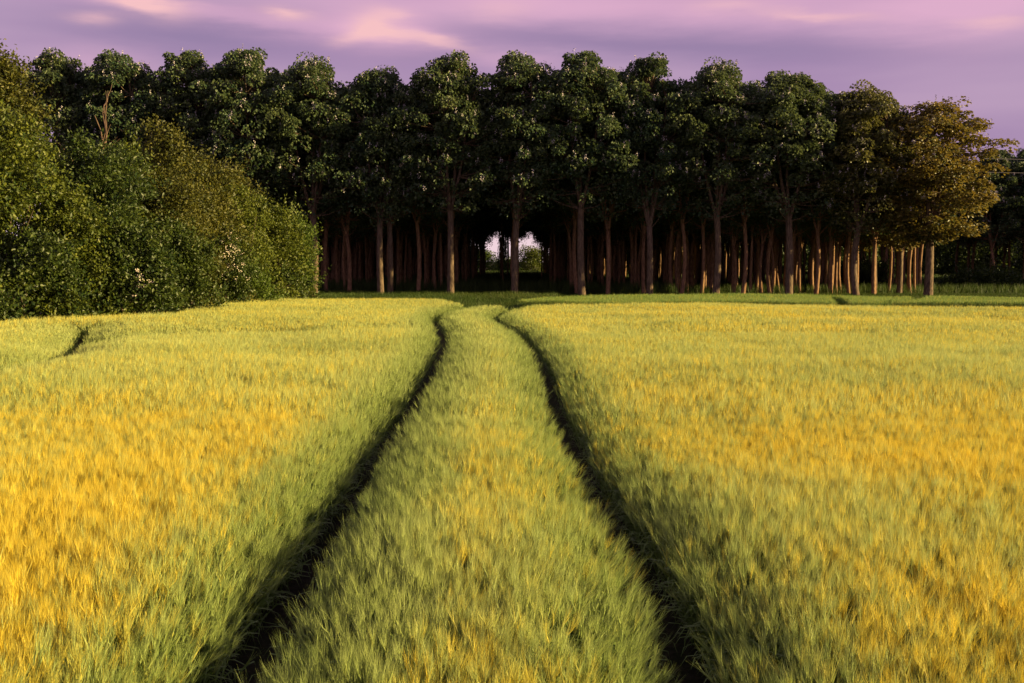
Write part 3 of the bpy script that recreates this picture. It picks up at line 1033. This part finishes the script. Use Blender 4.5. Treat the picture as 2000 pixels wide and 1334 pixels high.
shrub('elder_shrub', 262, 42.5, shrub_meshes(30, dome(9, 1.6, 3.6, 9), .10, 20000, LEAFS['dark'], 4, .1, (.75, -1.35, 1.75, .35, .2, .3, 7, True)), 'low dark shrub with a few flat cream flower heads')
shrub('hedge_shrub', 60, 39.6, shrub_meshes(31, dome(10, 1.9, 3.4, 9), .10, 22000, LEAFS['dark'], 4, .1), 'low dark green shrub at the foot of the hedge by the left edge')
shrub('hedge_shrub', 495, 56.0, shrub_meshes(32, dome(11, .95, 2.1, 8), .10, 9000, LEAFS['fresh'], 4, .2), 'low fresh green shrub beside the blossoming one at the field edge')
shrub('hedge_shrub', 555, 60.0, shrub_meshes(33, dome(12, 1.0, 1.9, 8), .10, 8000, LEAFS['dark'], 4, .15), 'low dark shrub at the foot of the right end of the hedge')
shrub('hedge_shrub', 140, 41.5, shrub_meshes(34, dome(13, 1.5, 5.0, 10), .095, 22000, LEAFS['bright'], 4, .15), 'mid height shrub filling the hedge between bright and dark rounded shrubs')
shrub('hedge_shrub', 362, 46.0, shrub_meshes(35, dome(14, 1.3, 3.9, 9), .09, 17000, LEAFS['dark'], 4, .1), 'dark shrub at the inner corner where the field widens')
shrub('hedge_shrub', 262, 48.5, shrub_meshes(36, dome(15, 1.9, 7.3, 11), .09, 28000, LEAFS['bright'], 5, .2), 'yellow green shrub just right of the bare dead tree, between dark and olive shrubs')
shrub('hedge_shrub', 118, 45.5, shrub_meshes(37, dome(16, 1.9, 7.3, 11), .09, 28000, LEAFS['bright'], 5, .25), 'tall yellow green shrub left of the dead tree, behind the mid height one')
shrub('hedge_shrub', 440, 61.0, shrub_meshes(38, dome(17, 2.0, 7.3, 11), .09, 26000, LEAFS['olive'], 5, .25), 'olive shrub at the back of the hedge where it starts falling to the right')
# low undergrowth and sunlit bushes
AISLE = 'bushes beyond the bright gap in the wood'
shrub('gap_bush', 938, 203.0, shrub_meshes(41, dome(21, 3.0, 4.1, 8), .18, 11000, LEAFS['fresh'], 3, .1), 'round bush in the left half of the bright gap', group=AISLE)
shrub('gap_bush', 1042, 201.0, shrub_meshes(42, dome(22, 3.2, 4.8, 8), .18, 11000, LEAFS['bright'], 3, .1), 'yellowish taller bush in the right half of the bright gap', group=AISLE)
shrub('gap_bush', 992, 206.0, shrub_meshes(43, dome(23, 2.6, 2.7, 8), .18, 9000, LEAFS['fresh'], 3, .1), 'low bush in the bright gap, mostly behind the trunk in its middle', group=AISLE)
for (px, dist, H, lab) in ((1905, 98, 1.5, 'low dark green bush right of the sunlit end tree'), (1945, 97, 1.7, 'low dark green bush nearer the right edge')):
    shrub('undergrowth_bush', px, dist, shrub_meshes(50 + px, dome(px, 2.2, H * .75, 7, .7), .14, 7000, LEAFS['dark'], 3, .1), lab, group='low bushes before the farther stand')

# far thicket closing the wood behind its last rows
tk = [proto_obj('thicket_clump', shrub_meshes(60 + i, dome(30 + i, 2.6, 6.5, 8), .22, 6000, LEAFS['dark'], 2, .1)[1][1]) for i in range(3)]
pts = []
for yy in (170.5, 174.0, 180.0):
    for xx in np.arange(-62, 90, 2.6):
        pxx = CX + xx / yy * F_PX
        if 912 < pxx < 1084:
            continue
        pts.append((xx + rnd.uniform(-1, 1), yy + rnd.uniform(-1.5, 1.5), 0))
for q in np.arange(0, 1, .028):                                  # scrub along the open side of the wood
    pts.append((31.5 + 14 * q + rnd.uniform(-.8, .8), 99 + 68 * q, -.3))
for yy in np.arange(90, 142, 2.5):                               # unseen thicket added to shade the ground by the farther stand
    pts.append((64 + rnd.uniform(-2, 2), yy, 0.001))
pts.append(((984 - CX) / F_PX * 172, 172.0, 0.002))                # slim bush between the two openings
pts = np.array(pts)
rng = np.random.default_rng(5)
n = len(pts)
tag(scatter('far_thicket', pts, np.stack([np.zeros(n), np.zeros(n), rng.uniform(0, 6.28, n)], -1), np.stack([np.where(pts[:, 2] < 0, .33, 1.0) * rng.uniform(.9, 1.3, n)] * 3, -1)
            * np.where(pts[:, 2:] > .0015, [.36, .36, 1.4], [1, 1, 1]),
            rng.integers(0, 3, n), tk, {}), 'dark thicket closing off the wood behind its last rows', 'thicket', kind='stuff')


# ---------------------------------------------------------------- bare dead tree in the hedge
def dead_tree(px, dist, top_py, seed, label):
    random.seed(seed)
    H = top_at(top_py, dist)
    t = tag(empty('dead_tree', ((px - CX) / F_PX * dist, dist, 0)), label, 'dead tree', 'bare dead trees in the hedge')
    tr = MB()
    zs = np.linspace(-.1, H * .66, 9)
    pts = np.stack([.12 * np.sin(zs * .9 + seed), .08 * np.cos(zs * 1.3), zs], -1)
    tr.tube(pts, np.linspace(.12, .06, 9), 8)
    link('trunk', tr.mesh('trunk', [M_DEAD], True), t)
    br = MB()
    e = pts[-1]

    def grow(p, dv, ln, r, dep):
        q = [np.array(p)]
        dv = unit(np.array(dv, float))
        for i in range(4):
            dv = unit(dv + np.array([random.uniform(-.28, .28), random.uniform(-.28, .28), random.uniform(-.08, .22)]))
            q.append(q[-1] + dv * ln / 4)
        br.tube(q, np.linspace(r, r * .3, 5), 5)
        if dep:
            for i in range(3):
                grow(q[random.randint(1, 4)], dv + np.array([random.uniform(-1, 1), random.uniform(-1, 1), random.uniform(-.3, .5)]), ln * random.uniform(.35, .6), r * .5, dep - 1)
    grow(e, (.22, 0, 1), H * .30, .06, 1)
    grow(e - np.array([0, 0, .3]), (-.22, 0, 1), H * .27, .055, 1)
    for i in range(5):
        grow(pts[4 + i % 4], (random.uniform(-1, 1), random.uniform(-.6, .6), random.uniform(.5, 1.2)), H * .08, .03, 1)
    link('branch', br.mesh('branch', [M_DEAD], True), t)


dead_tree(203, 45.5, 182, 3, 'tall bare dead tree with a bleached forked top sticking out of the hedge')
dead_tree(182, 46.0, 238, 8, 'short bare dead tree just left of the tall bleached one')

# ---------------------------------------------------------------- overhead wires before the farther stand
M_WIRE = mat_plain('wire', c4(.35, .33, .32), .5)
for nm, z_, lab in (('upper', 12.1, 'upper of two thin overhead wires crossing the farther stand'), ('lower', 10.9, 'lower of two thin overhead wires crossing the farther stand')):
    wb = MB()
    xx = np.linspace(30, 80, 25)
    wb.tube(np.stack([xx, np.full(25, 102.0), z_ - .6 + .6 * ((xx - 55) / 25) ** 2], -1), .02, 5)
    tag(link('overhead_wire', wb.mesh('overhead_wire', [M_WIRE], True)), lab, 'wire', 'overhead wires at the right')
